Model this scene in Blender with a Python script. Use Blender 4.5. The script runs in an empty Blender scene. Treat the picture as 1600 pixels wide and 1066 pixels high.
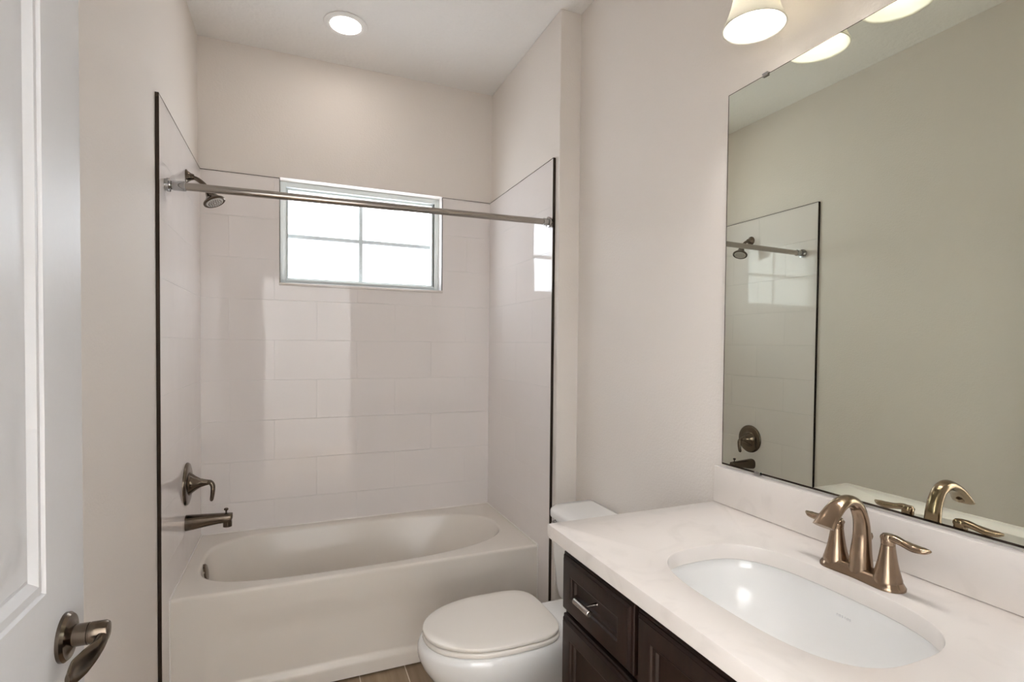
import bpy, bmesh, math, random
from mathutils import Vector, Matrix
from math import sin, cos, pi, radians
random.seed(4)
S = bpy.context.scene
COL = S.collection

# ------------------------------------------------------------------ camera
CAM = Vector((0.426, -2.917, 1.3851)); YAW, PITCH, ROLL, FPX, PPY = -0.3944, -0.0221, 0.0094, 813.15, 25.37
fwd = Vector((-sin(YAW)*cos(PITCH), cos(YAW)*cos(PITCH), sin(PITCH)))
r0 = Vector((cos(YAW), sin(YAW), 0)); u0 = r0.cross(fwd)
rt = r0*cos(ROLL) + u0*sin(ROLL); up = u0*cos(ROLL) - r0*sin(ROLL)
cd = bpy.data.cameras.new('camera'); cam = bpy.data.objects.new('camera', cd); COL.objects.link(cam)
cd.sensor_width = 36; cd.sensor_fit = 'HORIZONTAL'; cd.lens = FPX/1600*36; cd.shift_y = PPY/1600
cd.clip_start = 0.02; cd.clip_end = 60
cam.matrix_world = Matrix(((rt.x, up.x, -fwd.x, CAM.x), (rt.y, up.y, -fwd.y, CAM.y), (rt.z, up.z, -fwd.z, CAM.z), (0, 0, 0, 1)))
S.camera = cam

# ------------------------------------------------------------------ sky, lamps, exposure
W_STRENGTH = 5.6
HALL_FILL_POWER = 3900.0  # strength of the fill lights added in the unseen hall
CAN_POWER = 25.0
BULB_STRENGTH = 350.0
w = bpy.data.worlds.new('overcast_sky'); S.world = w; w.use_nodes = True
bg = w.node_tree.nodes['Background']; bg.inputs['Color'].default_value = (0.875, 0.93, 1.0, 1); bg.inputs['Strength'].default_value = W_STRENGTH
S.view_settings.view_transform = 'Standard'; S.view_settings.look = 'None'
S.view_settings.gamma = 1.0; S.view_settings.use_curve_mapping = False; S.view_settings.exposure = 0.33
S.cycles.use_denoising = True
S.cycles.max_bounces = 12; S.cycles.diffuse_bounces = 6; S.cycles.glossy_bounces = 6; S.cycles.transmission_bounces = 6
S.cycles.sample_clamp_indirect = 10.0; S.cycles.caustics_reflective = False; S.cycles.caustics_refractive = False

# ------------------------------------------------------------------ key sizes
ZC = 2.864            # ceiling
ZS = 2.2245           # top of tiled surround
YF = -0.822           # front edge of tile
YJ = -0.861           # face of alcove partition
XR = 1.49             # right tile face
XW = 1.602            # right wall
YD = -2.80            # front wall
ZCT = 0.928; XF = 1.026; YC = -1.724; YCN = -2.735   # countertop
ZR = 0.4413; YT = -0.7041                            # tub
SYC = -2.220                                         # sink centre

# ------------------------------------------------------------------ materials
def srgb(r, g, b):
    f = lambda c: (c/255/12.92 if c/255 <= 0.04045 else ((c/255+0.055)/1.055)**2.4)
    return (f(r), f(g), f(b), 1)
def mat(name, col, rough=0.5, metal=0.0, spec=0.5, coat=0.0, coat_rough=0.03, bump=None, aniso=0.0):
    m = bpy.data.materials.new(name); m.use_nodes = True
    nt = m.node_tree; b = nt.nodes['Principled BSDF']
    b.inputs['Base Color'].default_value = col; b.inputs['Roughness'].default_value = rough
    b.inputs['Metallic'].default_value = metal; b.inputs['Specular IOR Level'].default_value = spec
    b.inputs['Coat Weight'].default_value = coat; b.inputs['Coat Roughness'].default_value = coat_rough
    if aniso: b.inputs['Anisotropic'].default_value = aniso
    if bump:
        scale, dist, detail = bump
        g = nt.nodes.new('ShaderNodeNewGeometry'); n = nt.nodes.new('ShaderNodeTexNoise'); bp = nt.nodes.new('ShaderNodeBump')
        n.inputs['Scale'].default_value = scale; n.inputs['Detail'].default_value = detail
        bp.inputs['Distance'].default_value = dist; bp.inputs['Strength'].default_value = 1.0
        nt.links.new(g.outputs['Position'], n.inputs['Vector']); nt.links.new(n.outputs['Fac'], bp.inputs['Height'])
        nt.links.new(bp.outputs['Normal'], b.inputs['Normal'])
    return m
WALL = mat('wall_paint', srgb(232, 225, 218), 0.75, bump=(140, 0.0009, 3))
CEIL = mat('ceiling_paint', srgb(243, 241, 238), 0.9, bump=(45, 0.004, 3))
TRIMW = mat('white_trim_paint', srgb(226, 225, 222), 0.35)
DOORM = mat('white_door_paint', srgb(200, 199, 199), 0.42, spec=0.3, bump=(60, 0.0004, 2))
TUBM = mat('white_acrylic', srgb(231, 224, 215), 0.16, spec=0.35)
PORC = mat('white_porcelain', srgb(236, 235, 233), 0.08, coat=0.5)
SEATM = mat('seat_plastic', srgb(232, 226, 218), 0.25)
NICKEL = mat('dark_brushed_nickel', srgb(104, 93, 82), 0.20, metal=1.0)
BRONZE = mat('warm_brushed_nickel', srgb(152, 132, 112), 0.19, metal=1.0)
CHROME = mat('chrome', srgb(176, 176, 176), 0.08, metal=1.0)
STEEL = mat('satin_steel', srgb(170, 164, 158), 0.22, metal=1.0)
EDGE = mat('dark_metal_edging', srgb(72, 64, 57), 0.15, metal=1.0)
VINYL = mat('white_vinyl', srgb(232, 238, 236), 0.3)
GRILLE = mat('window_grille_grey', srgb(214, 222, 223), 0.4)
CAULK = mat('white_caulk', srgb(236, 232, 226), 0.4)
DARK = mat('dark_gap', srgb(30, 28, 26), 0.6)
RUBBER = mat('nozzle_plate', srgb(196, 192, 186), 0.4)
LOGO = mat('faint_grey_print', srgb(216, 215, 215), 0.3)

def tile_mat(name, axis_u, off_u, base, flip=1):
    m = mat(name, base, 0.045, coat=0.0, spec=0.38); nt = m.node_tree; L = nt.links
    b = nt.nodes['Principled BSDF']
    g = nt.nodes.new('ShaderNodeNewGeometry'); sp = nt.nodes.new('ShaderNodeSeparateXYZ'); L.new(g.outputs['Position'], sp.inputs[0])
    def add(o, v):
        a = nt.nodes.new('ShaderNodeMath'); a.operation = 'ADD'; L.new(o, a.inputs[0]); a.inputs[1].default_value = v; return a.outputs[0]
    cb = nt.nodes.new('ShaderNodeCombineXYZ')
    L.new(add(sp.outputs[axis_u], off_u), cb.inputs[0]); L.new(add(sp.outputs['Z'], -1.403+0.204), cb.inputs[1])
    br = nt.nodes.new('ShaderNodeTexBrick'); L.new(cb.outputs[0], br.inputs['Vector'])
    br.offset = 0.5; br.offset_frequency = 2
    br.inputs['Scale'].default_value = 1.0; br.inputs['Brick Width'].default_value = 0.407; br.inputs['Row Height'].default_value = 0.204
    br.inputs['Mortar Size'].default_value = 0.0012; br.inputs['Mortar Smooth'].default_value = 0.3; br.inputs['Bias'].default_value = 0
    c = base
    br.inputs['Color1'].default_value = c; br.inputs['Color2'].default_value = tuple(x*0.985 for x in c[:3])+(1,)
    br.inputs['Mortar'].default_value = srgb(238, 234, 231)
    L.new(br.outputs['Color'], b.inputs['Base Color'])
    n = nt.nodes.new('ShaderNodeTexNoise'); n.inputs['Scale'].default_value = 7; n.inputs['Detail'].default_value = 1
    L.new(g.outputs['Position'], n.inputs['Vector'])
    mx = nt.nodes.new('ShaderNodeMath'); mx.operation = 'MULTIPLY_ADD'
    L.new(br.outputs['Fac'], mx.inputs[0]); mx.inputs[1].default_value = -0.5; 
    sc = nt.nodes.new('ShaderNodeMath'); sc.operation = 'MULTIPLY'; L.new(n.outputs['Fac'], sc.inputs[0]); sc.inputs[1].default_value = 0.22
    L.new(sc.outputs[0], mx.inputs[2])
    bp = nt.nodes.new('ShaderNodeBump'); bp.inputs['Distance'].default_value = 0.003; L.new(mx.outputs[0], bp.inputs['Height'])
    L.new(bp.outputs['Normal'], b.inputs['Normal'])
    return m
TB = srgb(236, 230, 227)
TILE_B = tile_mat('tile_back', 'X', -0.123+0.407*4, TB)
TILE_L = tile_mat('tile_left', 'Y', 0.612+0.407*4, TB)
TILE_R = tile_mat('tile_right', 'Y', 0.612+0.407*4, TB)

def floor_mat():
    m = mat('wood_look_floor_tile', srgb(150, 132, 110), 0.4); nt = m.node_tree; L = nt.links; b = nt.nodes['Principled BSDF']
    g = nt.nodes.new('ShaderNodeNewGeometry'); sp = nt.nodes.new('ShaderNodeSeparateXYZ'); L.new(g.outputs['Position'], sp.inputs[0])
    cb = nt.nodes.new('ShaderNodeCombineXYZ')
    a = nt.nodes.new('ShaderNodeMath'); a.operation = 'ADD'; L.new(sp.outputs['X'], a.inputs[0]); a.inputs[1].default_value = -0.673+0.188*10
    L.new(sp.outputs['Y'], cb.inputs[0]); L.new(a.outputs[0], cb.inputs[1])
    br = nt.nodes.new('ShaderNodeTexBrick'); L.new(cb.outputs[0], br.inputs['Vector'])
    br.offset = 0.37; br.offset_frequency = 2
    for k, v in (('Scale', 1), ('Brick Width', 1.19), ('Row Height', 0.188), ('Mortar Size', 0.0022), ('Mortar Smooth', 0.1), ('Bias', 0)): br.inputs[k].default_value = v
    br.inputs['Color1'].default_value = srgb(168, 148, 122); br.inputs['Color2'].default_value = srgb(150, 128, 106); br.inputs['Mortar'].default_value = srgb(222, 210, 194)
    mp = nt.nodes.new('ShaderNodeMapping'); mp.inputs['Scale'].default_value = (26, 2.2, 1); L.new(g.outputs['Position'], mp.inputs['Vector'])
    n = nt.nodes.new('ShaderNodeTexNoise'); n.inputs['Scale'].default_value = 1.6; n.inputs['Detail'].default_value = 6; L.new(mp.outputs[0], n.inputs['Vector'])
    rp = nt.nodes.new('ShaderNodeValToRGB'); rp.color_ramp.elements[0].position = 0.3; rp.color_ramp.elements[0].color = (0.72, 0.68, 0.62, 1); rp.color_ramp.elements[1].position = 0.7; rp.color_ramp.elements[1].color = (1, 1, 1, 1)
    L.new(n.outputs['Fac'], rp.inputs[0])
    mx = nt.nodes.new('ShaderNodeMix'); mx.data_type = 'RGBA'; mx.blend_type = 'MULTIPLY'; mx.inputs[0].default_value = 1.0
    L.new(br.outputs['Color'], mx.inputs[6]); L.new(rp.outputs[0], mx.inputs[7])
    mm = nt.nodes.new('ShaderNodeMix'); mm.data_type = 'RGBA'; L.new(br.outputs['Fac'], mm.inputs[0]); L.new(mx.outputs[2], mm.inputs[6]); mm.inputs[7].default_value = srgb(222, 210, 194)
    L.new(mm.outputs[2], b.inputs['Base Color'])
    return m
FLOOR = floor_mat()

def quartz():
    m = mat('white_quartz', srgb(225, 216, 207), 0.22, coat=0.15); nt = m.node_tree; L = nt.links; b = nt.nodes['Principled BSDF']
    g = nt.nodes.new('ShaderNodeNewGeometry')
    n = nt.nodes.new('ShaderNodeTexNoise'); n.inputs['Scale'].default_value = 9; n.inputs['Detail'].default_value = 8; n.inputs['Distortion'].default_value = 1.5
    L.new(g.outputs['Position'], n.inputs['Vector'])
    rp = nt.nodes.new('ShaderNodeValToRGB'); e = rp.color_ramp.elements
    e[0].position = 0.28; e[0].color = srgb(219, 212, 206); e[1].position = 0.46; e[1].color = srgb(226, 219, 213)
    L.new(n.outputs['Fac'], rp.inputs[0]); L.new(rp.outputs[0], b.inputs['Base Color'])
    return m
QUARTZ = quartz()

def wood():
    m = mat('espresso_wood', srgb(52, 34, 28), 0.36, spec=0.3, coat=0.0); nt = m.node_tree; L = nt.links; b = nt.nodes['Principled BSDF']
    g = nt.nodes.new('ShaderNodeNewGeometry'); mp = nt.nodes.new('ShaderNodeMapping'); mp.inputs['Scale'].default_value = (30, 40, 3)
    L.new(g.outputs['Position'], mp.inputs['Vector'])
    n = nt.nodes.new('ShaderNodeTexNoise'); n.inputs['Scale'].default_value = 2; n.inputs['Detail'].default_value = 5; L.new(mp.outputs[0], n.inputs['Vector'])
    rp = nt.nodes.new('ShaderNodeValToRGB'); e = rp.color_ramp.elements
    e[0].position = 0.3; e[0].color = srgb(25, 15, 12); e[1].position = 0.75; e[1].color = srgb(40, 24, 18)
    L.new(n.outputs['Fac'], rp.inputs[0]); L.new(rp.outputs[0], b.inputs['Base Color'])
    return m
WOOD = wood()

def emit_mat(name, col, strength):
    m = bpy.data.materials.new(name); m.use_nodes = True; nt = m.node_tree; nt.nodes.clear()
    o = nt.nodes.new('ShaderNodeOutputMaterial'); e = nt.nodes.new('ShaderNodeEmission')
    e.inputs['Color'].default_value = col; e.inputs['Strength'].default_value = strength; nt.links.new(e.outputs[0], o.inputs[0]); return m
BULB = emit_mat('lamp_bulb_glow', (0.98, 0.955, 0.94, 1), BULB_STRENGTH)
CANLENS = emit_mat('recessed_lens_glow', (1.0, 0.915, 0.84, 1), CAN_POWER)
HALLFILL = emit_mat('hall_fill_glow', (0.70, 0.84, 1.0, 1), HALL_FILL_POWER)  # glow of the added hall fill lights
def shade_mat():
    m = bpy.data.materials.new('frosted_shade_glass'); m.use_nodes = True; nt = m.node_tree; nt.nodes.clear(); L = nt.links
    o = nt.nodes.new('ShaderNodeOutputMaterial'); d = nt.nodes.new('ShaderNodeBsdfDiffuse'); t = nt.nodes.new('ShaderNodeBsdfTranslucent'); gl = nt.nodes.new('ShaderNodeBsdfGlossy')
    d.inputs[0].default_value = (0.85, 0.83, 0.78, 1); t.inputs[0].default_value = (0.80, 0.77, 0.68, 1); gl.inputs['Roughness'].default_value = 0.25
    a = nt.nodes.new('ShaderNodeMixShader'); a.inputs[0].default_value = 0.5; L.new(d.outputs[0], a.inputs[1]); L.new(t.outputs[0], a.inputs[2])
    c = nt.nodes.new('ShaderNodeMixShader'); c.inputs[0].default_value = 0.04; L.new(a.outputs[0], c.inputs[1]); L.new(gl.outputs[0], c.inputs[2])
    L.new(c.outputs[0], o.inputs[0]); return m
SHADE = shade_mat()
def mirror_mat():
    m = bpy.data.materials.new('mirror_silvering'); m.use_nodes = True; nt = m.node_tree; nt.nodes.clear()
    o = nt.nodes.new('ShaderNodeOutputMaterial'); g = nt.nodes.new('ShaderNodeBsdfGlossy'); g.inputs['Color'].default_value = (0.80, 0.84, 0.74, 1); g.inputs['Roughness'].default_value = 0.0
    nt.links.new(g.outputs[0], o.inputs[0]); return m
MIRROR = mirror_mat()
def glass_mat():
    m = bpy.data.materials.new('obscure_window_glass'); m.use_nodes = True; nt = m.node_tree; nt.nodes.clear(); L = nt.links
    o = nt.nodes.new('ShaderNodeOutputMaterial'); t = nt.nodes.new('ShaderNodeBsdfTranslucent'); t.inputs[0].default_value = (0.97, 0.98, 0.98, 1)
    tr = nt.nodes.new('ShaderNodeBsdfTransparent'); gl = nt.nodes.new('ShaderNodeBsdfGlossy'); gl.inputs['Roughness'].default_value = 0.08
    a = nt.nodes.new('ShaderNodeMixShader'); a.inputs[0].default_value = 0.92; L.new(t.outputs[0], a.inputs[1]); L.new(tr.outputs[0], a.inputs[2])
    c = nt.nodes.new('ShaderNodeMixShader'); c.inputs[0].default_value = 0.05; L.new(a.outputs[0], c.inputs[1]); L.new(gl.outputs[0], c.inputs[2])
    L.new(c.outputs[0], o.inputs[0]); return m
GLASS = glass_mat()

# ------------------------------------------------------------------ mesh helpers
class MB:
    def __init__(s): s.v = []; s.f = []
    def add(s, vs, fs):
        o = len(s.v); s.v += [tuple(v) for v in vs]; s.f += [tuple(i+o for i in f) for f in fs]; return s
    def box(s, x0, y0, z0, x1, y1, z1, bev=0.0, seg=2):
        x0, x1 = min(x0, x1), max(x0, x1); y0, y1 = min(y0, y1), max(y0, y1); z0, z1 = min(z0, z1), max(z0, z1)
        bm = bmesh.new(); bmesh.ops.create_cube(bm, size=1)
        for v in bm.verts: v.co = Vector(((x0+x1)/2+v.co.x*(x1-x0), (y0+y1)/2+v.co.y*(y1-y0), (z0+z1)/2+v.co.z*(z1-z0)))
        if bev > 0: bmesh.ops.bevel(bm, geom=list(bm.edges), offset=bev, segments=seg, affect='EDGES', profile=0.5)
        bm.verts.index_update(); s.add([v.co[:] for v in bm.verts], [[v.index for v in f.verts] for f in bm.faces]); bm.free(); return s
    def loft(s, rings, cap0=True, cap1=True, closed=True):
        n = len(rings[0]); o = len(s.v)
        for r in rings: s.v += [tuple(p) for p in r]
        for i in range(len(rings)-1):
            for j in range(n if closed else n-1):
                a = o+i*n+j; b = o+i*n+(j+1) % n; s.f.append((a, b, b+n, a+n))
        if cap0: s.f.append(tuple(o+j for j in reversed(range(n))))
        if cap1: s.f.append(tuple(o+(len(rings)-1)*n+j for j in range(n)))
        return s
    def lathe(s, prof, c, axis='z', n=40, cap0=True, cap1=True):
        rings = []
        for r, h in prof:
            ring = []
            for k in range(n):
                a = 2*pi*k/n; p, q = r*cos(a), r*sin(a)
                ring.append({'z': (c[0]+p, c[1]+q, c[2]+h), 'x': (c[0]+h, c[1]+p, c[2]+q), 'y': (c[0]+q, c[1]+h, c[2]+p)}[axis])
            rings.append(ring)
        return s.loft(rings, cap0, cap1)
    def lathe_dir(s, prof, c, d, n=40, cap0=True, cap1=True):
        d = Vector(d).normalized(); e = d.orthogonal().normalized(); g = d.cross(e)
        return s.loft([[Vector(c)+d*h+(e*cos(2*pi*k/n)+g*sin(2*pi*k/n))*r for k in range(n)] for r, h in prof], cap0, cap1)
    def tube(s, path, radii, n=20, side=None, flat=None, cap=True):
        """swept tube; radii number/list; side = fixed sideways direction; flat = list of (side radius, other radius)"""
        P = [Vector(p) for p in path]; rings = []
        prev = None
        for i, p in enumerate(P):
            t = (P[min(i+1, len(P)-1)]-P[max(i-1, 0)]).normalized()
            if side is not None: e = (Vector(side)-t*t.dot(Vector(side))).normalized()
            elif prev is None: e = t.orthogonal().normalized()
            else: e = (prev-t*t.dot(prev)).normalized()
            prev = e; g = t.cross(e)
            if flat: a, b = flat[i]
            else: a = b = radii[i] if isinstance(radii, (list, tuple)) else radii
            rings.append([p+e*a*cos(2*pi*k/n)+g*b*sin(2*pi*k/n) for k in range(n)])
        return s.loft(rings, cap, cap)
    def build(s, name, m, parent=None, smooth=True, ang=38, kind=None):
        me = bpy.data.meshes.new(name); me.from_pydata([tuple(v) for v in s.v], [], s.f); me.validate()
        bm = bmesh.new(); bm.from_mesh(me); bmesh.ops.remove_doubles(bm, verts=bm.verts, dist=1e-5)
        bmesh.ops.recalc_face_normals(bm, faces=bm.faces); bm.to_mesh(me); bm.free()
        me.materials.append(m)
        if smooth:
            for p in me.polygons: p.use_smooth = True
            me.set_sharp_from_angle(angle=radians(ang))
        o = bpy.data.objects.new(name, me); COL.objects.link(o)
        if parent is not None:
            o.parent = parent
            M = Matrix.Identity(4); q = parent
            while q is not None: M = q.matrix_parent_inverse @ q.matrix_basis @ M; q = q.parent
            o.matrix_parent_inverse = M.inverted()
        if kind: o['kind'] = kind
        return o
def catmull(pts, n=8):
    P = [Vector(p) for p in pts]; out = []
    for i in range(len(P)-1):
        a, b, c, d = P[max(i-1, 0)], P[i], P[i+1], P[min(i+2, len(P)-1)]
        for k in range(n):
            t = k/n; out.append(0.5*((2*b)+(c-a)*t+(2*a-5*b+4*c-d)*t*t+(3*b-a-3*c+d)*t**3))
    out.append(P[-1]); return out
def lerp_list(xs, n=8):
    out = []
    for i in range(len(xs)-1):
        for k in range(n): out.append(xs[i]+(xs[i+1]-xs[i])*(k/n))
    out.append(xs[-1]); return out
def thing(name, label, cat, loc, group=None):
    o = bpy.data.objects.new(name, None); COL.objects.link(o); o.location = loc; o.empty_display_size = 0.05
    tag(o, label, cat, group); return o
def tag(o, label, cat, group=None):
    o['label'] = label; o['category'] = cat
    if group: o['group'] = group
    return o
def struct(o, label, cat):
    o['kind'] = 'structure'; o['label'] = label; o['category'] = cat; return o
def relief(mb, axis_pos, sgn, a0, b0, a1, b1, prof, back):
    """panel in a plane of constant x: (a=y, b=z); prof = [(inset, height)] towards sgn; back = height of the back"""
    rings = [[(axis_pos+sgn*back, a, b) for a, b in ((a0, b0), (a1, b0), (a1, b1), (a0, b1))]]
    for ins, h in prof:
        rings.append([(axis_pos+sgn*h, a, b) for a, b in ((a0+ins, b0+ins), (a1-ins, b0+ins), (a1-ins, b1-ins), (a0+ins, b1-ins))])
    return mb.loft(rings)

# ------------------------------------------------------------------ room shell
YB = -4.35   # far wall of the hall behind the camera
struct(MB().box(-1.3, YB, -0.1, 2.5, 0.2, 0.0).build('floor', FLOOR, smooth=False), 'floor of wood-look plank tiles with pale grout', 'floor')
struct(MB().box(-1.3, YB, ZC, 2.5, 0.2, ZC+0.1).build('ceiling', CEIL, smooth=False), 'flat off-white ceiling above the bathroom', 'ceiling')
struct(MB().box(-0.13, YD, 0, -0.01, 0.17, ZC).build('wall_left', WALL, smooth=False), 'greige painted wall behind the open door', 'wall')
struct(MB().box(XW, YD, 0, XW+0.12, YJ-0.001, ZC).build('wall_right', WALL, smooth=False), 'greige painted wall behind the vanity and toilet', 'wall')
struct(MB().box(1.50, YJ, 0, XW+0.12, 0.17, ZC, 0.004).build('wall_alcove', WALL, smooth=False), 'short greige partition wall at the right end of the bathtub', 'wall')
WX0, WX1, WZ0, WZ1 = 0.352, 1.201, 1.697, 2.234
b = MB()
b.box(-0.01, 0.01, 0, WX0, 0.17, ZC).box(WX1, 0.01, 0, 1.50, 0.17, ZC).box(WX0, 0.01, 0, WX1, 0.17, WZ0).box(WX0, 0.01, WZ1, WX1, 0.17, ZC)
struct(b.build('wall_back', WALL, smooth=False), 'greige painted wall with the window, above the tub tile', 'wall')
DX0, DX1, DZ = 0.135, 0.955, 2.06
b = MB(); b.box(-0.13, YD-0.115, 0, DX0, YD, ZC).box(DX1, YD-0.115, 0, XW+0.12, YD, ZC).box(DX0, YD-0.115, DZ, DX1, YD, ZC)
struct(b.build('wall_front', WALL, smooth=False), 'greige painted wall around the doorway behind the viewer', 'wall')
b = MB(); b.box(-1.3, YB-0.1, 0, 2.5, YB, ZC).box(-1.4, YB, 0, -1.3, YD-0.115, ZC).box(2.5, YB, 0, 2.6, YD-0.115, ZC)
b.box(-1.3, YD-0.115, 0, -0.13, YD-0.015, ZC).box(XW+0.12, YD-0.115, 0, 2.5, YD-0.015, ZC)
struct(b.build('wall_hall', WALL, smooth=False), 'greige painted walls of the hall outside the bathroom doorway', 'wall')
# baseboards
def baseboard(name, x0, y0, x1, y1, label):
    struct(MB().box(x0, y0, 0, x1, y1, 0.13, 0.004).build(name, TRIMW), label, 'baseboard')
baseboard('baseboard_left', -0.01, YD+0.02, 0.004, YF-0.012, 'white baseboard along the left wall behind the door')
baseboard('baseboard_right', XW-0.014, YC+0.001, XW, YJ-0.002, 'white baseboard behind the toilet')
baseboard('baseboard_alcove', 1.502, YJ-0.014, XW-0.015, YJ, 'short white baseboard on the partition end by the toilet')

# tiled surround
struct(MB().box(-0.01, YF, 0, 0, 0, ZS, 0.0).build('wall_tile_left', TILE_L, smooth=False), 'glossy white rectangular tile on the left tub wall, with the shower fittings', 'tile wall')
struct(MB().box(XR, YF, 0, 1.50, 0, ZS).build('wall_tile_right', TILE_R, smooth=False), 'glossy white rectangular tile on the right tub wall, reflecting the window', 'tile wall')
b = MB(); b.box(0, 0, 0.40, WX0, 0.01, ZS).box(WX1, 0, 0.40, XR, 0.01, ZS).box(WX0, 0, 0.40, WX1, 0.01, WZ0)
# tiled reveals of the window opening
b.box(WX0-0.001, 0.01, WZ0, WX0+0.001, 0.10, WZ1).box(WX1-0.001, 0.01, WZ0, WX1+0.001, 0.10, WZ1)
struct(b.build('wall_tile_back', TILE_B, smooth=False), 'glossy white rectangular tile on the back tub wall below the window', 'tile wall')
# metal edging of the tile
b = MB(); b.box(-0.011, YF-0.003, 0, 0.0015, YF+0.0015, ZS+0.002).box(-0.011, YF, ZS, 0.001, 0.0, ZS+0.0025)
struct(b.build('trim_1', EDGE), 'dark metal edging down the front edge of the left tile', 'trim')
b = MB(); b.box(XR-0.0015, YF-0.003, 0, 1.5005, YF+0.0015, ZS+0.002).box(XR-0.001, YF, ZS, 1.5005, 0, ZS+0.0025)
struct(b.build('trim_2', EDGE), 'dark metal edging down the front edge of the right tile', 'trim')
b = MB(); b.box(0, -0.001, ZS, WX0, 0.0102, ZS+0.0025).box(WX1, -0.001, ZS, XR, 0.0102, ZS+0.0025)
b.box(WX0-0.0015, -0.0012, WZ0, WX0+0.0016, 0.006, ZS).box(WX1-0.0016, -0.0012, WZ0, WX1+0.0016, 0.006, ZS)
struct(b.build('trim_3', EDGE), 'thin dark metal edging along the top of the back tile and the window sides', 'trim')
struct(MB().box(WX0-0.004, -0.006, WZ0-0.014, WX1+0.004, 0.10, WZ0, 0.003).build('trim_4', QUARTZ), 'thin white sill under the window', 'trim')

# window
FR = 0.028
win = MB()
FY0, FY1 = 0.075, 0.150
win.box(WX0, FY0, WZ0, WX0+FR, FY1, WZ1, 0.002).box(WX1-FR, FY0, WZ0, WX1, FY1, WZ1, 0.002)
win.box(WX0+FR, FY0, WZ0, WX1-FR, FY1, WZ0+FR, 0.002).box(WX0+FR, FY0, WZ1-FR, WX1-FR, FY1, WZ1, 0.002)
# inner step of the frame
for d0, d1, yy in ((FR, FR+0.010, 0.098),):
    win.box(WX0+d0, yy, WZ0+d0, WX0+d1, FY1, WZ1-d0).box(WX1-d1, yy, WZ0+d0, WX1-d0, FY1, WZ1-d0)
    win.box(WX0+d1, yy, WZ0+d0, WX1-d1, FY1, WZ0+d1).box(WX0+d1, yy, WZ1-d1, WX1-d1, FY1, WZ1-d0)
wo = struct(win.build('window_1', VINYL), 'white framed frosted window with crossed grilles above the bathtub', 'window')
MB().box(WX0+FR+0.006, 0.122, WZ0+FR+0.006, WX1-FR-0.006, 0.128, WZ1-FR-0.006).build('window_pane', GLASS, wo, smooth=False)
g = MB(); gx = 0.766; gz = 1.962
g.box(gx-0.011, 0.132, WZ0+FR, gx+0.011, 0.138, WZ1-FR).box(WX0+FR, 0.1325, gz-0.011, WX1-FR, 0.1375, gz+0.011)
g.build('window_grille', GRILLE, wo, smooth=False)

# ------------------------------------------------------------------ open door along the left wall
DXF = 0.150; DY0, DY1 = -2.775, -2.015   # face, hinge edge, free edge
d = MB()
d.box(DXF-0.035, DY0, 0.012, DXF-0.0101, DY1, 2.045)
def door_face(mb, panels):
    # stiles/rails grid around panel openings on the +x face
    x = DXF; xb = DXF-0.0102
    ys = (DY0, DY0+0.118, DY1-0.118, DY1)
    zs = [0.012]
    for z0, z1 in panels: zs += [z0, z1]
    zs.append(2.045)
    for i in range(3):
        for j in range(len(zs)-1):
            if i == 1 and j % 2 == 1: continue
            mb.add([(x, ys[i], zs[j]), (x, ys[i+1], zs[j]), (x, ys[i+1], zs[j+1]), (x, ys[i], zs[j+1])], [(0, 1, 2, 3)])
    mb.add([(xb, DY0, 0.012), (xb, DY1, 0.012), (xb, DY1, 2.045), (xb, DY0, 2.045), (x, DY0, 0.012), (x, DY1, 0.012), (x, DY1, 2.045), (x, DY0, 2.045)],
           [(0, 1, 5, 4), (1, 2, 6, 5), (2, 3, 7, 6), (3, 0, 4, 7)])
    prof = [(0, 0), (0.003, -0.0035), (0.008, -0.0035), (0.010, -0.0015), (0.015, -0.0015), (0.020, -0.005), (0.024, -0.0085), (0.028, -0.0085), (0.030, -0.007), (0.034, -0.0075), (0.066, -0.0015), (0.070, -0.001)]
    for z0, z1 in panels:
        rings = [[(x+h, a, c) for a, c in ((ys[1]+q, z0+q), (ys[2]-q, z0+q), (ys[2]-q, z1-q), (ys[1]+q, z1-q))] for q, h in prof]
        mb.loft(rings, cap0=False, cap1=True)
door_face(d, [(0.24, 0.88), (1.082, 1.915)])
door = struct(d.build('door_1', DOORM, ang=20), 'white panelled door standing open along the left wall', 'door')
HY, HZ = -2.083, 1.003
hp = MB().lathe([(0.0305, 0), (0.0305, 0.004), (0.0275, 0.0075), (0.0185, 0.0085), (0.0148, 0.011)], (DXF, HY, HZ), 'x', 40)
hr = hp.build('door_handle', NICKEL, door)
MB().lathe([(0.0138, 0.008), (0.0138, 0.026), (0.0128, 0.0265), (0.0128, 0.028), (0.0138, 0.0285), (0.0135, 0.044), (0.0115, 0.0475), (0.004, 0.049)], (DXF, HY, HZ), 'x', 32).build('handle_neck', NICKEL, hr)
path = catmull([(DXF+0.038, HY+0.006, HZ-0.001), (DXF+0.042, HY-0.008, HZ-0.005), (DXF+0.040, HY-0.022, HZ-0.012), (DXF+0.034, HY-0.040, HZ-0.0165), (DXF+0.028, HY-0.060, HZ-0.018), (DXF+0.027, HY-0.074, HZ-0.018)], 8)
fl = list(zip(lerp_list([0.0085, 0.0100, 0.0125, 0.0165, 0.0160, 0.006], 8), lerp_list([0.0085, 0.0075, 0.0055, 0.0042, 0.0036, 0.0025], 8)))
MB().tube(path, None, 24, side=(0, 0, 1), flat=fl).build('handle_lever', NICKEL, hr)
for hz in (0.25, 1.05, 1.85):
    MB().lathe([(0.006, -0.045), (0.006, 0.045)], (DXF+0.004, DY0-0.004, hz), 'z', 14).build('door_hinge', NICKEL, door)

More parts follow.
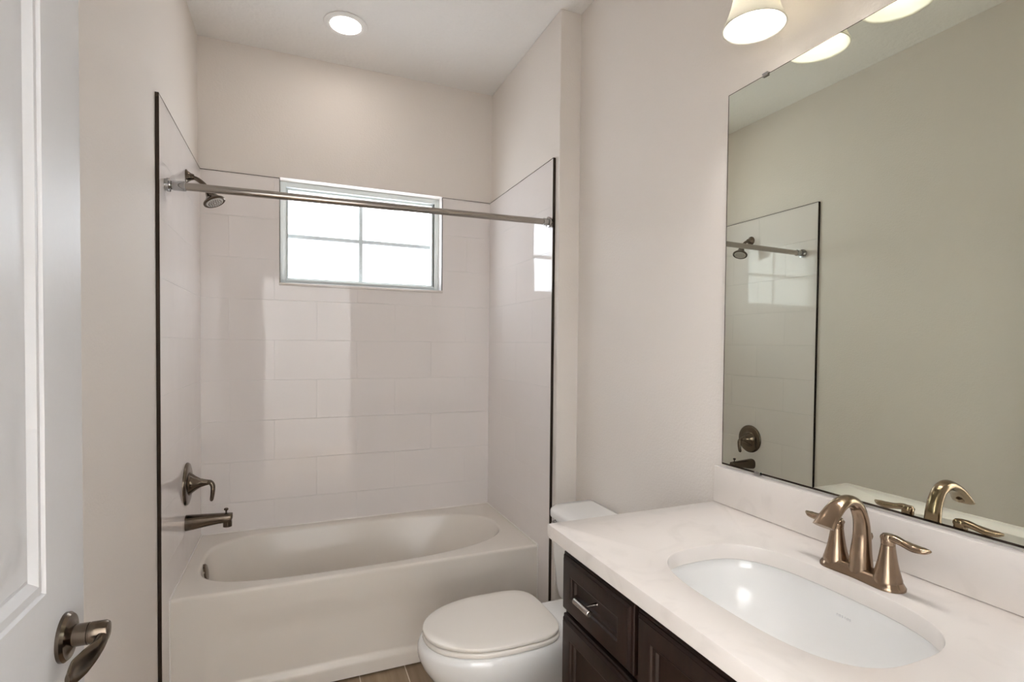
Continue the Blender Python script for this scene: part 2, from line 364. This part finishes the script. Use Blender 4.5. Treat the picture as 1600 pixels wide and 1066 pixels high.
# ------------------------------------------------------------------ bathtub
tub = thing('bathtub', 'white alcove bathtub with a plain front apron under the window', 'bathtub', (0.745, -0.352, 0))
TX0, TX1, TY0, TY1 = 0.002, 1.488, YT, -0.002
OL, OR_, OF, OB = 0.062, 1.405, -0.640, -0.060     # basin opening
def tub_loop(l, r, f, bk, z, angs, el=3.6, er=2.5):
    cx, cy = 0.70, (OF+OB)/2; out = []
    for a in angs:
        c, s_ = cos(a), sin(a)
        rx = (r-cx) if c > 0 else (cx-l); ry = (bk-cy) if s_ > 0 else (cy-f); e = er if c > 0 else el
        k = (abs(c/rx)**e + abs(s_/ry)**e)**(-1/e)
        out.append((cx+c*k, cy+s_*k, z))
    return out
cx0, cy0 = 0.70, (OF+OB)/2
corn = [math.atan2(y-cy0, x-cx0) for x, y in ((TX0, TY0+0.012), (TX1, TY0+0.012), (TX1, TY1), (TX0, TY1))]
angs = sorted([2*pi*k/140-pi for k in range(140)] + corn)
angs = [a for i, a in enumerate(angs) if i == 0 or a-angs[i-1] > 1e-4]
def rect_loop(z):
    out = []
    for a in angs:
        c, s_ = cos(a), sin(a); k = 1e9
        if c > 1e-9: k = min(k, (TX1-cx0)/c)
        if c < -1e-9: k = min(k, (TX0-cx0)/c)
        if s_ > 1e-9: k = min(k, (TY1-cy0)/s_)
        if s_ < -1e-9: k = min(k, (TY0+0.012-cy0)/s_)
        out.append((cx0+c*k, cy0+s_*k, z))
    return out
rings = [rect_loop(ZR)]
lip = 0.016
for t in (0, 0.25, 0.5, 0.75, 1.0):
    q = lip*(1-sin(t*pi/2)); dz = lip*(1-cos(t*pi/2))
    q = -lip*(1-sin(t*pi/2)) 
    rings.append(tub_loop(OL+q*0.9, OR_-q, OF+q, OB-q, ZR-dz, angs))
for t in (0.12, 0.25, 0.4, 0.55, 0.7, 0.82, 0.9):
    z = ZR-lip-(ZR-lip-0.11)*t
    rings.append(tub_loop(OL+0.07*t, OR_-0.30*t, OF+0.085*t, OB-0.085*t, z, angs, 3.6, 2.5))
for k in range(1, 7):
    a = k/6*pi/2; R = 0.05
    rings.append(tub_loop(OL+0.07*0.9+R*(1-cos(a))+0.005, OR_-0.27-R*(1-cos(a))*1.2, OF+0.08+R*(1-cos(a)), OB-0.08-R*(1-cos(a)), 0.141-0.05*sin(a), angs, 3.4, 2.6))
rings.append([(cx0-0.1+(p[0]-cx0+0.1)*0.3, cy0+(p[1]-cy0)*0.3, 0.088) for p in rings[-1]])
MB().loft(rings, cap0=False, cap1=True).build('basin', TUBM, tub, ang=60)
# apron
ap = MB(); NX, rows = 150, []
def sm(t): t = max(0, min(1, t)); return t*t*(3-2*t)
zl = [ZR-0.012*(1-cos(a*pi/12)) for a in range(7)]; yl = [YT+0.012*(1-sin(a*pi/12)) for a in range(7)]
zz = [(ZR-0.012*(1-sin((6-a)*pi/12)) , YT+0.012*(1-cos((6-a)*pi/12))) for a in range(7)]
for z in [0.42-0.0075*k for k in range(0, 56)]: zz.append((max(z, 0.0), YT))
for z, y in zz:
    row = []
    for i in range(NX+1):
        x = TX0+(TX1-TX0)*i/NX
        # shallow panel, narrower towards the top; plinth along the floor
        edge = 0.105+0.16*max(0, z-0.16)*0.5
        px = sm((x-TX0-edge)/0.05)*sm((TX1-x-edge)/0.05)
        pz = sm((0.36-z)/0.10)
        pl = sm((0.082-z)/0.020)
        row.append((x, y+0.011*px*pz*(1-pl)+ (-0.004*pl if y == YT else 0), z))
    rows.append(row)
ap.loft(rows, False, False, closed=False)
# ends
ap.build('apron', TUBM, tub, ang=60)
ov = MB().lathe_dir([(0.036, 0), (0.036, 0.006), (0.033, 0.010), (0.020, 0.0125), (0.004, 0.013)], (0.066, -0.37, 0.398), (1, 0, 0.18), 36).build('overflow_cover', NICKEL, tub); ov['label'] = 'round dark nickel overflow cover'
dr = MB().lathe([(0.036, 0.0), (0.036, 0.004), (0.030, 0.006), (0.024, 0.003), (0.003, 0.004)], (0.25, -0.35, 0.089), 'z', 30).build('drain', NICKEL, tub)

ck = MB()
for P0, P1 in (((0.001, -0.001, ZR), (0.001, YT+0.004, ZR)), ((1.489, -0.001, ZR), (1.489, YT+0.004, ZR)), ((0.001, -0.001, ZR), (1.489, -0.001, ZR)),
               ((0.001, YT+0.001, ZR), (0.001, YT+0.001, 0.0)), ((1.489, YT+0.001, ZR), (1.489, YT+0.001, 0.0))):
    ck.tube([P0, P1], 0.0042, 10)
ck.build('caulk_bead', CAULK, tub)
# ------------------------------------------------------------------ shower fittings on the left tile
sh = thing('wall_shower', 'dark nickel shower head on a curved arm, high on the left tile', 'shower', (0, -0.345, 2.087))
MB().lathe([(0.029, 0), (0.029, 0.003), (0.022, 0.008), (0.015, 0.018), (0.0118, 0.030)], (0, -0.345, 2.087), 'x', 32).build('flange', NICKEL, sh)
pts = catmull([(0.004, -0.345, 2.087), (0.035, -0.345, 2.082), (0.062, -0.345, 2.064), (0.080, -0.345, 2.043)], 8)
MB().tube(pts, 0.0092, 18).build('shower_arm', NICKEL, sh)
dv = Vector((0.48, -0.22, -1)).normalized(); hc = Vector((0.079, -0.345, 2.044))
hd = MB().lathe_dir([(0.011, -0.004), (0.0125, 0.0), (0.0125, 0.012), (0.016, 0.014), (0.018, 0.022), (0.0215, 0.034), (0.030, 0.048), (0.042, 0.058), (0.0445, 0.062), (0.044, 0.066), (0.040, 0.068), (0.034, 0.066)], hc, dv, 44).build('shower_head', NICKEL, sh)
fp = hc+dv*0.0665
MB().lathe_dir([(0.0345, -0.001), (0.033, 0.0015), (0.002, 0.002)], fp, dv, 36).build('spray_plate', RUBBER, hd)
nz = MB(); e1 = dv.orthogonal().normalized(); e2 = dv.cross(e1)
for rr, nn in ((0.008, 6), (0.016, 12), (0.025, 18)):
    for k in range(nn):
        a = 2*pi*k/nn; nz.lathe_dir([(0.0018, 0), (0.0012, 0.003)], fp+dv*0.0016+(e1*cos(a)+e2*sin(a))*rr, dv, 8)
nz.build('nozzles', NICKEL, hd)

vy, vz = -0.368, 0.787
va = thing('shower_valve', 'round dark nickel shower valve with a drooping lever on the left tile', 'shower valve', (0, vy, vz))
MB().lathe([(0.0895, 0), (0.0895, 0.004), (0.086, 0.009), (0.078, 0.0115), (0.050, 0.0125), (0.046, 0.018), (0.030, 0.018)], (0, vy, vz), 'x', 56).build('escutcheon', NICKEL, va)
vh = MB().lathe([(0.044, 0.014), (0.043, 0.019), (0.030, 0.035), (0.019, 0.052), (0.0135, 0.070), (0.0105, 0.084)], (0, vy, vz), 'x', 40).build('handle_cone', NICKEL, va)
pts = catmull([(0.070, vy, vz), (0.088, vy-0.002, vz-0.001), (0.098, vy-0.004, vz-0.016), (0.098, vy-0.006, vz-0.045), (0.0945, vy-0.008, vz-0.072), (0.093, vy-0.008, vz-0.080)], 8)
fl = list(zip(lerp_list([0.0105, 0.0115, 0.0115, 0.012, 0.011, 0.005], 8), lerp_list([0.0105, 0.0105, 0.0095, 0.0085, 0.0075, 0.004], 8)))
MB().tube(pts, None, 20, side=(0, 1, 0), flat=fl).build('valve_lever', NICKEL, vh)

sy, sz = -0.385, 0.627
sp = thing('tub_spout', 'dark nickel tub spout below the shower valve', 'tub spout', (0, sy, sz))
pr = [(0.0, 0.031, 0.032), (0.003, 0.031, 0.032), (0.03, 0.0295, 0.030), (0.08, 0.026, 0.025), (0.12, 0.0235, 0.0215), (0.145, 0.0225, 0.0205), (0.160, 0.0215, 0.021), (0.170, 0.019, 0.0185), (0.1745, 0.012, 0.012)]
rings = []
for x, hw, hh in pr:
    top = sz+0.031-x*0.045; zc = top-hh
    rings.append([(x, sy+hw*math.copysign(abs(cos(a))**0.75, cos(a)), zc+hh*math.copysign(abs(sin(a))**0.75, sin(a))) for a in [2*pi*k/32 for k in range(32)]])
sb = MB().loft(rings)
# turned-down mouth
sb.loft([[(0.155+0.0175*cos(2*pi*k/28), sy+0.0175*sin(2*pi*k/28), z) for k in range(28)] for z in (sz+0.002, sz-0.034)], True, True)
sb.build('spout_body', NICKEL, sp)
MB().lathe([(0.0035, 0), (0.0035, 0.012), (0.0085, 0.016), (0.009, 0.021), (0.006, 0.024)], (0.150, sy, sz+0.022), 'z', 20).build('diverter_knob', NICKEL, sp)

# shower rod
rod = thing('shower_rod', 'straight satin steel shower rod across the front of the bathtub', 'shower rod', (0.745, -0.765, 1.943))
A, B = Vector((0.0, -0.732, 1.944)), Vector((XR, -0.800, 1.944)); dd = (B-A).normalized(); LN = (B-A).length
MB().lathe_dir([(0.0143, 0.03), (0.0143, 0.80), (0.0138, 0.803), (0.0134, 0.805), (0.0134, LN-0.02)], A, dd, 28).build('rod_tube', STEEL, rod)
o = MB().lathe_dir([(0.021, 0.0), (0.021, 0.006), (0.024, 0.007), (0.024, 0.014), (0.0155, 0.015), (0.0145, 0.018), (0.0160, 0.022), (0.0180, 0.025), (0.0180, 0.062), (0.0150, 0.065)], A, dd, 28).build('rod_end', CHROME, rod)
o = MB().lathe_dir([(0.021, 0.0), (0.021, 0.006), (0.024, 0.007), (0.024, 0.014), (0.0155, 0.015), (0.0145, 0.020), (0.0160, 0.025), (0.0160, 0.036), (0.0125, 0.038)], B, -dd, 28).build('rod_end', CHROME, rod)

# ------------------------------------------------------------------ toilet (faces left, tank on the right wall)
TYC = -1.218
toi = thing('toilet', 'white toilet with closed lid between the bathtub and the vanity', 'toilet', (1.2, TYC, 0))
def egg(xt, xb, hw, z, n=64, wx=None, ef=2.0, eb=2.6):
    cx = wx if wx is not None else xt+(xb-xt)*0.50; out = []
    for k in range(n):
        a = 2*pi*k/n; c, s_ = cos(a), sin(a)
        rx = (xb-cx) if c > 0 else (cx-xt); e = eb if c > 0 else ef
        kk = (abs(c/rx)**e+abs(s_/hw)**e)**(-1/e); out.append((cx+c*kk, TYC+s_*kk, z))
    return out
bw = MB()
R_ = [(0.0, 1.005, 1.50, 0.105), (0.012, 0.998, 1.50, 0.112), (0.05, 0.998, 1.49, 0.108), (0.10, 0.985, 1.47, 0.104), (0.16, 0.945, 1.44, 0.112), (0.21, 0.895, 1.40, 0.132), (0.26, 0.850, 1.37, 0.158), (0.31, 0.818, 1.345, 0.180), (0.345, 0.805, 1.33, 0.189), (0.370, 0.805, 1.32, 0.190), (0.384, 0.811, 1.315, 0.186), (0.390, 0.820, 1.305, 0.178)]
bw.loft([egg(xt, xb, hw, z, eb=3.0, wx=1.06 if z > 0.2 else 1.15) for z, xt, xb, hw in R_])
bw.box(1.22, TYC-0.115, 0.30, 1.565, TYC+0.115, 0.388, 0.02, 3)
bw.box(1.30, TYC-0.098, 0.0, 1.56, TYC+0.098, 0.34, 0.03, 3)
bw.box(1.18, TYC-0.128, 0.0, 1.52, TYC+0.128, 0.035, 0.012, 3)
bw.build('bowl', PORC, toi, ang=50)
def slab(name, m, xt, xb, hw, z0, z1, r, wx, parent, dome=0.0, ef=2.1, eb=3.2):
    rings = []
    for q, z in ((r, z0), (r*0.3, z0+r*0.3), (0, z0+r), (0, z1-r), (r*0.3, z1-r*0.3), (r, z1), (r+0.03, z1+dome*0.5), (r+0.08, z1+dome)):
        rings.append(egg(xt+q, xb-q, hw-q, z, 72, wx, ef, eb))
    return MB().loft(rings).build(name, m, parent, ang=50)
slab('seat', SEATM, 0.822, 1.280, 0.182, 0.391, 0.408, 0.005, 1.08, toi, eb=4.2)
slab('lid', SEATM, 0.822, 1.278, 0.179, 0.4105, 0.424, 0.004, 1.08, toi, 0.003, eb=4.2)
for s_ in (-1, 1): MB().box(1.242, TYC+s_*0.075-0.016, 0.388, 1.286, TYC+s_*0.075+0.016, 0.409, 0.006, 2).build('seat_hinge', SEATM, toi)
def rrect(x0, x1, hw, z, rf, n=10):
    """rounded rectangle, big radius at the front (low x)"""
    out = []
    for cx, cy, r, a0 in ((x1-0.012, TYC+hw-0.012, 0.012, 0), (x0+rf, TYC+hw-rf, rf, pi/2), (x0+rf, TYC-hw+rf, rf, pi), (x1-0.012, TYC-hw+0.012, 0.012, 3*pi/2)):
        for k in range(n+1):
            a = a0+pi/2*k/n; out.append((cx+r*cos(a), cy+r*sin(a), z))
    return out
tk = MB().loft([rrect(1.405, 1.583, 0.178, 0.382, 0.05), rrect(1.398, 1.585, 0.184, 0.42, 0.05), rrect(1.386, 1.586, 0.195, 0.55, 0.055), rrect(1.380, 1.586, 0.200, 0.700, 0.06)]).build('tank', PORC, toi, ang=50)
MB().loft([rrect(1.374, 1.588, 0.206, 0.7005, 0.075), rrect(1.368, 1.590, 0.211, 0.705, 0.08), rrect(1.368, 1.590, 0.211, 0.724, 0.08), rrect(1.372, 1.588, 0.207, 0.732, 0.078), rrect(1.380, 1.584, 0.199, 0.736, 0.074), rrect(1.41, 1.57, 0.16, 0.738, 0.06)]).build('tank_lid', PORC, toi, ang=50)
lv = MB().lathe_dir([(0.014, 0), (0.014, 0.004), (0.010, 0.010), (0.007, 0.018)], (1.388, TYC+0.128, 0.684), (-1, 0.25, 0), 24)
lv.tube(catmull([(1.372, TYC+0.132, 0.685), (1.362, TYC+0.112, 0.685), (1.358, TYC+0.085, 0.682), (1.357, TYC+0.062, 0.680)], 6), [0.0065]*6+[0.006]*6+[0.007]*6+[0.004], 14)
fo = lv.build('flush_lever', CHROME, toi); fo['label'] = 'chrome flush lever'
for s_ in (-1, 1): MB().lathe([(0.017, 0), (0.017, 0.008), (0.012, 0.018), (0.003, 0.021)], (1.33, TYC+s_*0.118, 0.034), 'z', 20).build('bolt_cap', PORC, toi)

# ------------------------------------------------------------------ vanity cabinet
VY0, VY1 = -2.725, -1.757; VXB = 1.5925; VXF = 1.066; VZ1 = ZCT-0.037
van = thing('vanity_cabinet', 'dark espresso wood vanity cabinet under the white countertop', 'cabinet', (1.33, (VY0+VY1)/2, 0))
cb = MB()
cb.box(VXF, VY1-0.018, 0.0, VXB, VY1, VZ1).box(VXF, VY0, 0.0, VXB, VY0+0.018, VZ1)
cb.box(VXF+0.02, VY0+0.018, 0.10, VXB-0.006, VY1-0.018, 0.118).box(VXB-0.006, VY0+0.018, 0.10, VXB, VY1-0.018, VZ1)
cb.box(VXF+0.06, VY0+0.018, 0.0, VXF+0.075, VY1-0.018, 0.10)
cb.box(VXF, VY0+0.018, VZ1-0.03, VXF+0.02, VY1-0.018, VZ1).box(VXF, VY0+0.018, 0.10, VXF+0.02, VY1-0.018, 0.14)
for yy in (-2.066, -2.391): cb.box(VXF, yy-0.02, 0.14, VXF+0.02, yy+0.02, VZ1-0.03)
for y0, y1 in ((-2.046, VY1-0.018), (VY0+0.018, -2.411)): cb.box(VXF, y0, 0.695, VXF+0.02, y1, 0.735)
cb.build('cabinet_body', WOOD, van, smooth=False)
FP = [(0, 0.010), (0.002, 0.012), (0.005, 0.0125), (0.0055, 0.0155), (0.008, 0.0175), (0.011, 0.0185), (0.0115, 0.020), (0.014, 0.0205), (0.046, 0.0205), (0.048, 0.0195), (0.050, 0.016), (0.054, 0.0145), (0.057, 0.0140), (0.060, 0.0085), (0.062, 0.008)]
def front(name, y0, y1, z0, z1, parent):
    return relief(MB(), VXF-0.0005, -1, y0, z0, y1, z1, FP, 0.0).build(name, WOOD, parent, ang=25)
def pull(y, z, parent):
    xs = VXF-0.008
    k = MB().lathe([(0.0052, 0), (0.0038, -0.003), (0.0032, -0.034)], (xs, y, z), 'x', 18)
    k.lathe([(0.0060, -0.033), (0.0072, -0.032), (0.0072, 0.032), (0.0060, 0.033)], (xs-0.038, y, z), 'y', 22)
    o = k.build('pull_knob', STEEL, parent); o['label'] = 'short satin steel bar knob'; return o
cols = [(-2.060, -1.765, True), (-2.384, -2.074, False), (-2.697, -2.398, True)]
for y0, y1, has in cols:
    if has:
        dw = front('drawer', y0, y1, 0.722, 0.868, van); pull((y0+y1)/2, 0.799, dw)
        dd_ = front('door', y0, y1, 0.13, 0.710, van)
        MB().lathe([(0.0052, 0), (0.0062, -0.003), (0.0062, -0.03), (0.005, -0.032)], (VXF-0.0205, y0+0.03, 0.60), 'x', 18).build('pull_knob', STEEL, dd_)
    else:
        dd_ = front('door', y0, y1, 0.13, 0.868, van)
        MB().lathe([(0.0052, 0), (0.0062, -0.003), (0.0062, -0.03), (0.005, -0.032)], (VXF-0.0205, y0+0.03, 0.60), 'x', 18).build('pull_knob', STEEL, dd_)

# countertop with sink cut-out
SXC = 1.278; SHX, SHY = 0.156, 0.230
ct = thing('countertop', 'white quartz countertop with backsplash on the vanity cabinet', 'countertop', (1.31, -2.23, ZCT-0.036))
CX0, CX1, CY0, CY1 = XF, 1.5985, YCN, YC
corn = [math.atan2(y-SYC, x-SXC) for x in (CX0, CX1) for y in (CY0, CY1)]
sang = sorted([2*pi*k/128-pi for k in range(128)]+corn); sang = [a for i, a in enumerate(sang) if i == 0 or a-sang[i-1] > 1e-4]
def ray_rect(ins, z):
    out = []
    for a in sang:
        c, s_ = cos(a), sin(a); k = 1e9
        if c > 1e-9: k = min(k, (CX1-ins-SXC)/c)
        if c < -1e-9: k = min(k, (CX0+ins-SXC)/c)
        if s_ > 1e-9: k = min(k, (CY1-ins-SYC)/s_)
        if s_ < -1e-9: k = min(k, (CY0+ins-SYC)/s_)
        out.append((SXC+c*k, SYC+s_*k, z))
    return out
def sink_loop(grow, z, e=3.0, sx=SHX, sy=SHY):
    out = []
    for a in sang:
        c, s_ = cos(a), sin(a); k = (abs(c/(sx+grow))**e+abs(s_/(sy+grow))**e)**(-1/e); out.append((SXC+c*k, SYC+s_*k, z))
    return out
rings = [sink_loop(0, ZCT-0.034), sink_loop(0, ZCT-0.003), sink_loop(0.0008, ZCT-0.001), sink_loop(0.003, ZCT), ray_rect(0.003, ZCT), ray_rect(0.0008, ZCT-0.001), ray_rect(0, ZCT-0.003), ray_rect(0, ZCT-0.034), ray_rect(0.002, ZCT-0.036), sink_loop(0.002, ZCT-0.036), sink_loop(0, ZCT-0.034)]
MB().loft(rings, False, False).build('slab', QUARTZ, ct, ang=40)
MB().box(1.576, CY0, ZCT+0.0003, 1.5985, CY1-0.002, 1.0345, 0.002).build('backsplash', QUARTZ, ct, ang=40)

# undermount sink
sk = thing('sink', 'white rectangular undermount sink set into the quartz countertop', 'sink', (SXC, SYC, ZCT-0.19))
z0 = ZCT-0.0365
rg = [sink_loop(0.022, z0-0.012), sink_loop(0.024, z0-0.0005), sink_loop(0.007, z0-0.0005), sink_loop(0.004, z0-0.003), sink_loop(0.001, z0-0.020), sink_loop(-0.004, z0-0.05), sink_loop(-0.012, z0-0.085, 2.8), sink_loop(-0.026, z0-0.110, 2.6), sink_loop(-0.050, z0-0.126, 2.4), sink_loop(-0.085, z0-0.134, 2.2), sink_loop(-0.125, z0-0.138, 2.0),
      [(SXC+0.02+0.024*cos(a), SYC+0.024*sin(a), z0-0.139) for a in sang]]
un_ = [[(p[0]+0, p[1], p[2]-0.012) for p in r] for r in reversed(rg[3:])]
MB().loft(rg, False, True).build('sink_bowl', PORC, sk, ang=60)
MB().lathe([(0.023, -0.006), (0.023, 0.001), (0.018, 0.0025), (0.014, 0.001), (0.0135, -0.003)], (SXC+0.02, SYC, z0-0.1385), 'z', 30).build('drain', BRONZE, sk)
lg = MB(); zm = z0-0.040
for k, wd in enumerate((0.0030, 0.0044, 0.0026, 0.0026, 0.0038, 0.0030)):
    yy = -2.215-k*0.0052
    bx = max(p[0] for p in sink_loop(-0.0025, zm))
    lg.box(bx-0.0012, yy-wd/2, zm-0.0022, bx+0.0006, yy+wd/2, zm+0.0022, 0.0003, 1)
lg.build('maker_mark', LOGO, sk)

# ------------------------------------------------------------------ faucet
FX, FY, FZ = 1.478, -2.229, ZCT
fa = thing('faucet', 'brushed bronze two-handle faucet on the countertop behind the sink', 'faucet', (FX, FY, FZ))
def stad(hl, hw, z, n=18, waist=0.0):
    out = []
    for k in range(n*2):
        a = 2*pi*k/(n*2); out.append((FX+hw*cos(a), FY+(hl-hw)*(1 if sin(a) >= 0 else -1)+hw*sin(a), z))
    # straight side points with waist
    return out
def plate(hl, hw, z, wst):
    pts = []
    N = 16
    for k in range(N+1):  # +y end cap
        a = pi*k/N; pts.append((FX+hw*cos(a), FY+(hl-hw)+hw*sin(a), z))
    M = 12
    for k in range(1, M):
        t = k/M; y = (hl-hw)*(1-2*t); pts.append((FX-hw+wst*sin(pi*t)**2*hw, FY+y, z))
    for k in range(N+1):
        a = pi+pi*k/N; pts.append((FX+hw*cos(a), FY-(hl-hw)+hw*sin(a), z))
    for k in range(1, M):
        t = k/M; y = -(hl-hw)*(1-2*t); pts.append((FX+hw-wst*sin(pi*t)**2*hw, FY+y, z))
    return pts
BR = 0.029
MB().loft([plate(0.082, BR, FZ+0.0003, 0.12), plate(0.082, BR, FZ+0.004, 0.12), plate(0.080, BR-0.002, FZ+0.007, 0.14), plate(0.0765, BR-0.0055, FZ+0.0135, 0.18), plate(0.073, BR-0.009, FZ+0.019, 0.26), plate(0.070, BR-0.012, FZ+0.021, 0.35)]).build('base_plate', BRONZE, fa, ang=50)
for s_ in (1, -1):
    hy = FY+s_*0.051
    bl = MB().lathe([(0.0255, 0.010), (0.0245, 0.018), (0.0225, 0.024), (0.0222, 0.026), (0.0195, 0.036), (0.0168, 0.048), (0.0145, 0.062), (0.0128, 0.074), (0.0118, 0.0815)], (FX, hy, FZ), 'z', 36).build('handle_base', BRONZE, fa)
    hd = MB().lathe([(0.0108, 0.081), (0.0108, 0.083), (0.0120, 0.0832), (0.0122, 0.090), (0.0118, 0.098), (0.0100, 0.1015), (0.004, 0.1025)], (FX, hy, FZ), 'z', 32)
    pth = catmull([(FX, hy-s_*0.010, FZ+0.094), (FX, hy+s_*0.010, FZ+0.0965), (FX, hy+s_*0.026, FZ+0.0935), (FX, hy+s_*0.045, FZ+0.0905), (FX, hy+s_*0.062, FZ+0.0915), (FX, hy+s_*0.073, FZ+0.0945)], 8)
    fl = list(zip(lerp_list([0.0095, 0.0105, 0.0085, 0.0120, 0.0110, 0.002], 8), lerp_list([0.006, 0.0075, 0.0068, 0.0075, 0.0060, 0.0018], 8)))
    hd.tube(pth, None, 22, side=(1, 0, 0), flat=fl)
    hd.build('lever_handle', BRONZE, fa)
pth = catmull([(FX, FY, FZ+0.010), (FX-0.000, FY, FZ+0.045), (FX+0.001, FY, FZ+0.085), (FX-0.004, FY, FZ+0.118), (FX-0.020, FY, FZ+0.146), (FX-0.045, FY, FZ+0.157), (FX-0.072, FY, FZ+0.150), (FX-0.095, FY, FZ+0.132), (FX-0.112, FY, FZ+0.114)], 8)
fl = list(zip(lerp_list([0.024, 0.0195, 0.0160, 0.0145, 0.0140, 0.0150, 0.0175, 0.0205, 0.0225], 8), lerp_list([0.0225, 0.0185, 0.0150, 0.0135, 0.0125, 0.0115, 0.0100, 0.0080, 0.0060], 8)))
spo = MB().tube(pth, None, 30, side=(0, 1, 0), flat=fl).build('spout', BRONZE, fa, ang=50)
MB().lathe_dir([(0.0075, -0.002), (0.0075, 0.006), (0.006, 0.007)], (FX-0.098, FY, FZ+0.122), (-0.55, 0, -1), 18).build('aerator', BRONZE, spo)
MB().lathe([(0.0026, 0.015), (0.0026, 0.068), (0.0055, 0.072), (0.0072, 0.078), (0.0055, 0.084), (0.002, 0.086)], (FX+0.0235, FY, FZ), 'z', 18).build('lift_rod', BRONZE, fa)

# ------------------------------------------------------------------ mirror
MZ0, MZ1, MY1, MY0 = 1.0405, 2.122, -1.737, -2.715
mi = thing('mirror', 'large frameless rectangular mirror on the right wall above the vanity', 'mirror', (XW, (MY0+MY1)/2, MZ0))
MB().box(1.5957, MY0, MZ0, 1.6015, MY1, MZ1).build('mirror_backing', EDGE, mi, smooth=False)
MB().box(1.5953, MY0+0.002, MZ0+0.0048, 1.59565, MY1-0.0026, MZ1-0.002).build('mirror_glass', MIRROR, mi, smooth=False)  # dark backing left bare below imitates the glass edge plus its shadow gap
for yy in (-1.868, -2.58):
    for zz_, s_ in ((MZ1, 1), (MZ0, -1)):
        c = MB()
        c.box(1.5905, yy-0.009, zz_-s_*0.006, 1.5950, yy+0.009, zz_+s_*0.004, 0.0015)
        c.box(1.5905, yy-0.009, zz_+s_*0.0012, 1.6018, yy+0.009, zz_+s_*0.0045, 0.001)
        c.build('mirror_clip', CHROME, mi)

# ------------------------------------------------------------------ vanity light: four bell shades
VX = XW-0.121
vl = thing('vanity_light', 'four-lamp vanity light with frosted bell shades above the mirror', 'light fixture', (XW, -2.23, 2.42))
MB().box(XW-0.022, -2.60, 2.375, XW-0.0005, -1.86, 2.465, 0.006).build('back_plate', BRONZE, vl)
for k in range(4):
    y = -1.932-0.198*k
    ar = MB().tube(catmull([(XW-0.018, y, 2.42), (XW-0.06, y, 2.428), (VX+0.012, y, 2.415), (VX, y, 2.385), (VX, y, 2.355)], 6), 0.007, 14)
    ar.lathe([(0.012, 0.045), (0.026, 0.042), (0.027, 0.0), (0.02, -0.002)], (VX, y, 2.318), 'z', 26)
    ao = ar.build('lamp_arm', BRONZE, vl)
    zr = 2.1835
    prof = [(0.0745, 0.0), (0.0735, 0.004), (0.0690, 0.014), (0.0615, 0.032), (0.0545, 0.055), (0.0485, 0.080), (0.0430, 0.105), (0.0360, 0.124), (0.0250, 0.135), (0.012, 0.137)]
    inner = [(max(r-0.0032, 0.006), h-(0.003 if h > 0.1 else 0)) for r, h in prof]
    o = MB().lathe(list(reversed(inner))+[(0.0730, -0.0012)]+prof, (VX, y, zr), 'z', 48, cap0=True, cap1=True).build('lamp_shade', SHADE, vl, ang=60)
    MB().lathe([(0.004, -0.026), (0.013, -0.023), (0.020, -0.014), (0.022, -0.003), (0.021, 0.006), (0.015, 0.015), (0.011, 0.020), (0.010, 0.025)], (VX, y, zr+0.107), 'z', 28).build('lamp_bulb', BULB, vl)

# ------------------------------------------------------------------ recessed ceiling light, plus added fill lights in the hall
def can(name, label, x, y, lensmat, r=0.097):
    t = thing(name, label, 'ceiling light', (x, y, ZC))
    MB().lathe([(r-0.003, -0.0003), (r, -0.002), (r-0.001, -0.005), (r-0.014, -0.008), (r-0.028, -0.008), (r-0.030, -0.004), (r-0.031, -0.001)], (x, y, ZC), 'z', 56, True, True).build('trim_ring', CEIL, t, ang=50)
    MB().lathe([(r-0.0285, -0.0075), (r-0.034, -0.0105), (0.03, -0.0125), (0.004, -0.013)], (x, y, ZC), 'z', 48).build('lens', lensmat, t)
    return t
can('recessed_light', 'round lit recessed ceiling light above the bathtub', 0.640, -0.366, CANLENS)
for hx, wh in ((-0.80, 'left of'), (2.00, 'right of')):  # unseen pair added to light the bathroom evenly through the doorway
    can('recessed_light', 'added unseen fill light on the hall ceiling, %s the doorway' % wh, hx, -3.16, HALLFILL)['group'] = 'added hall fill lights'
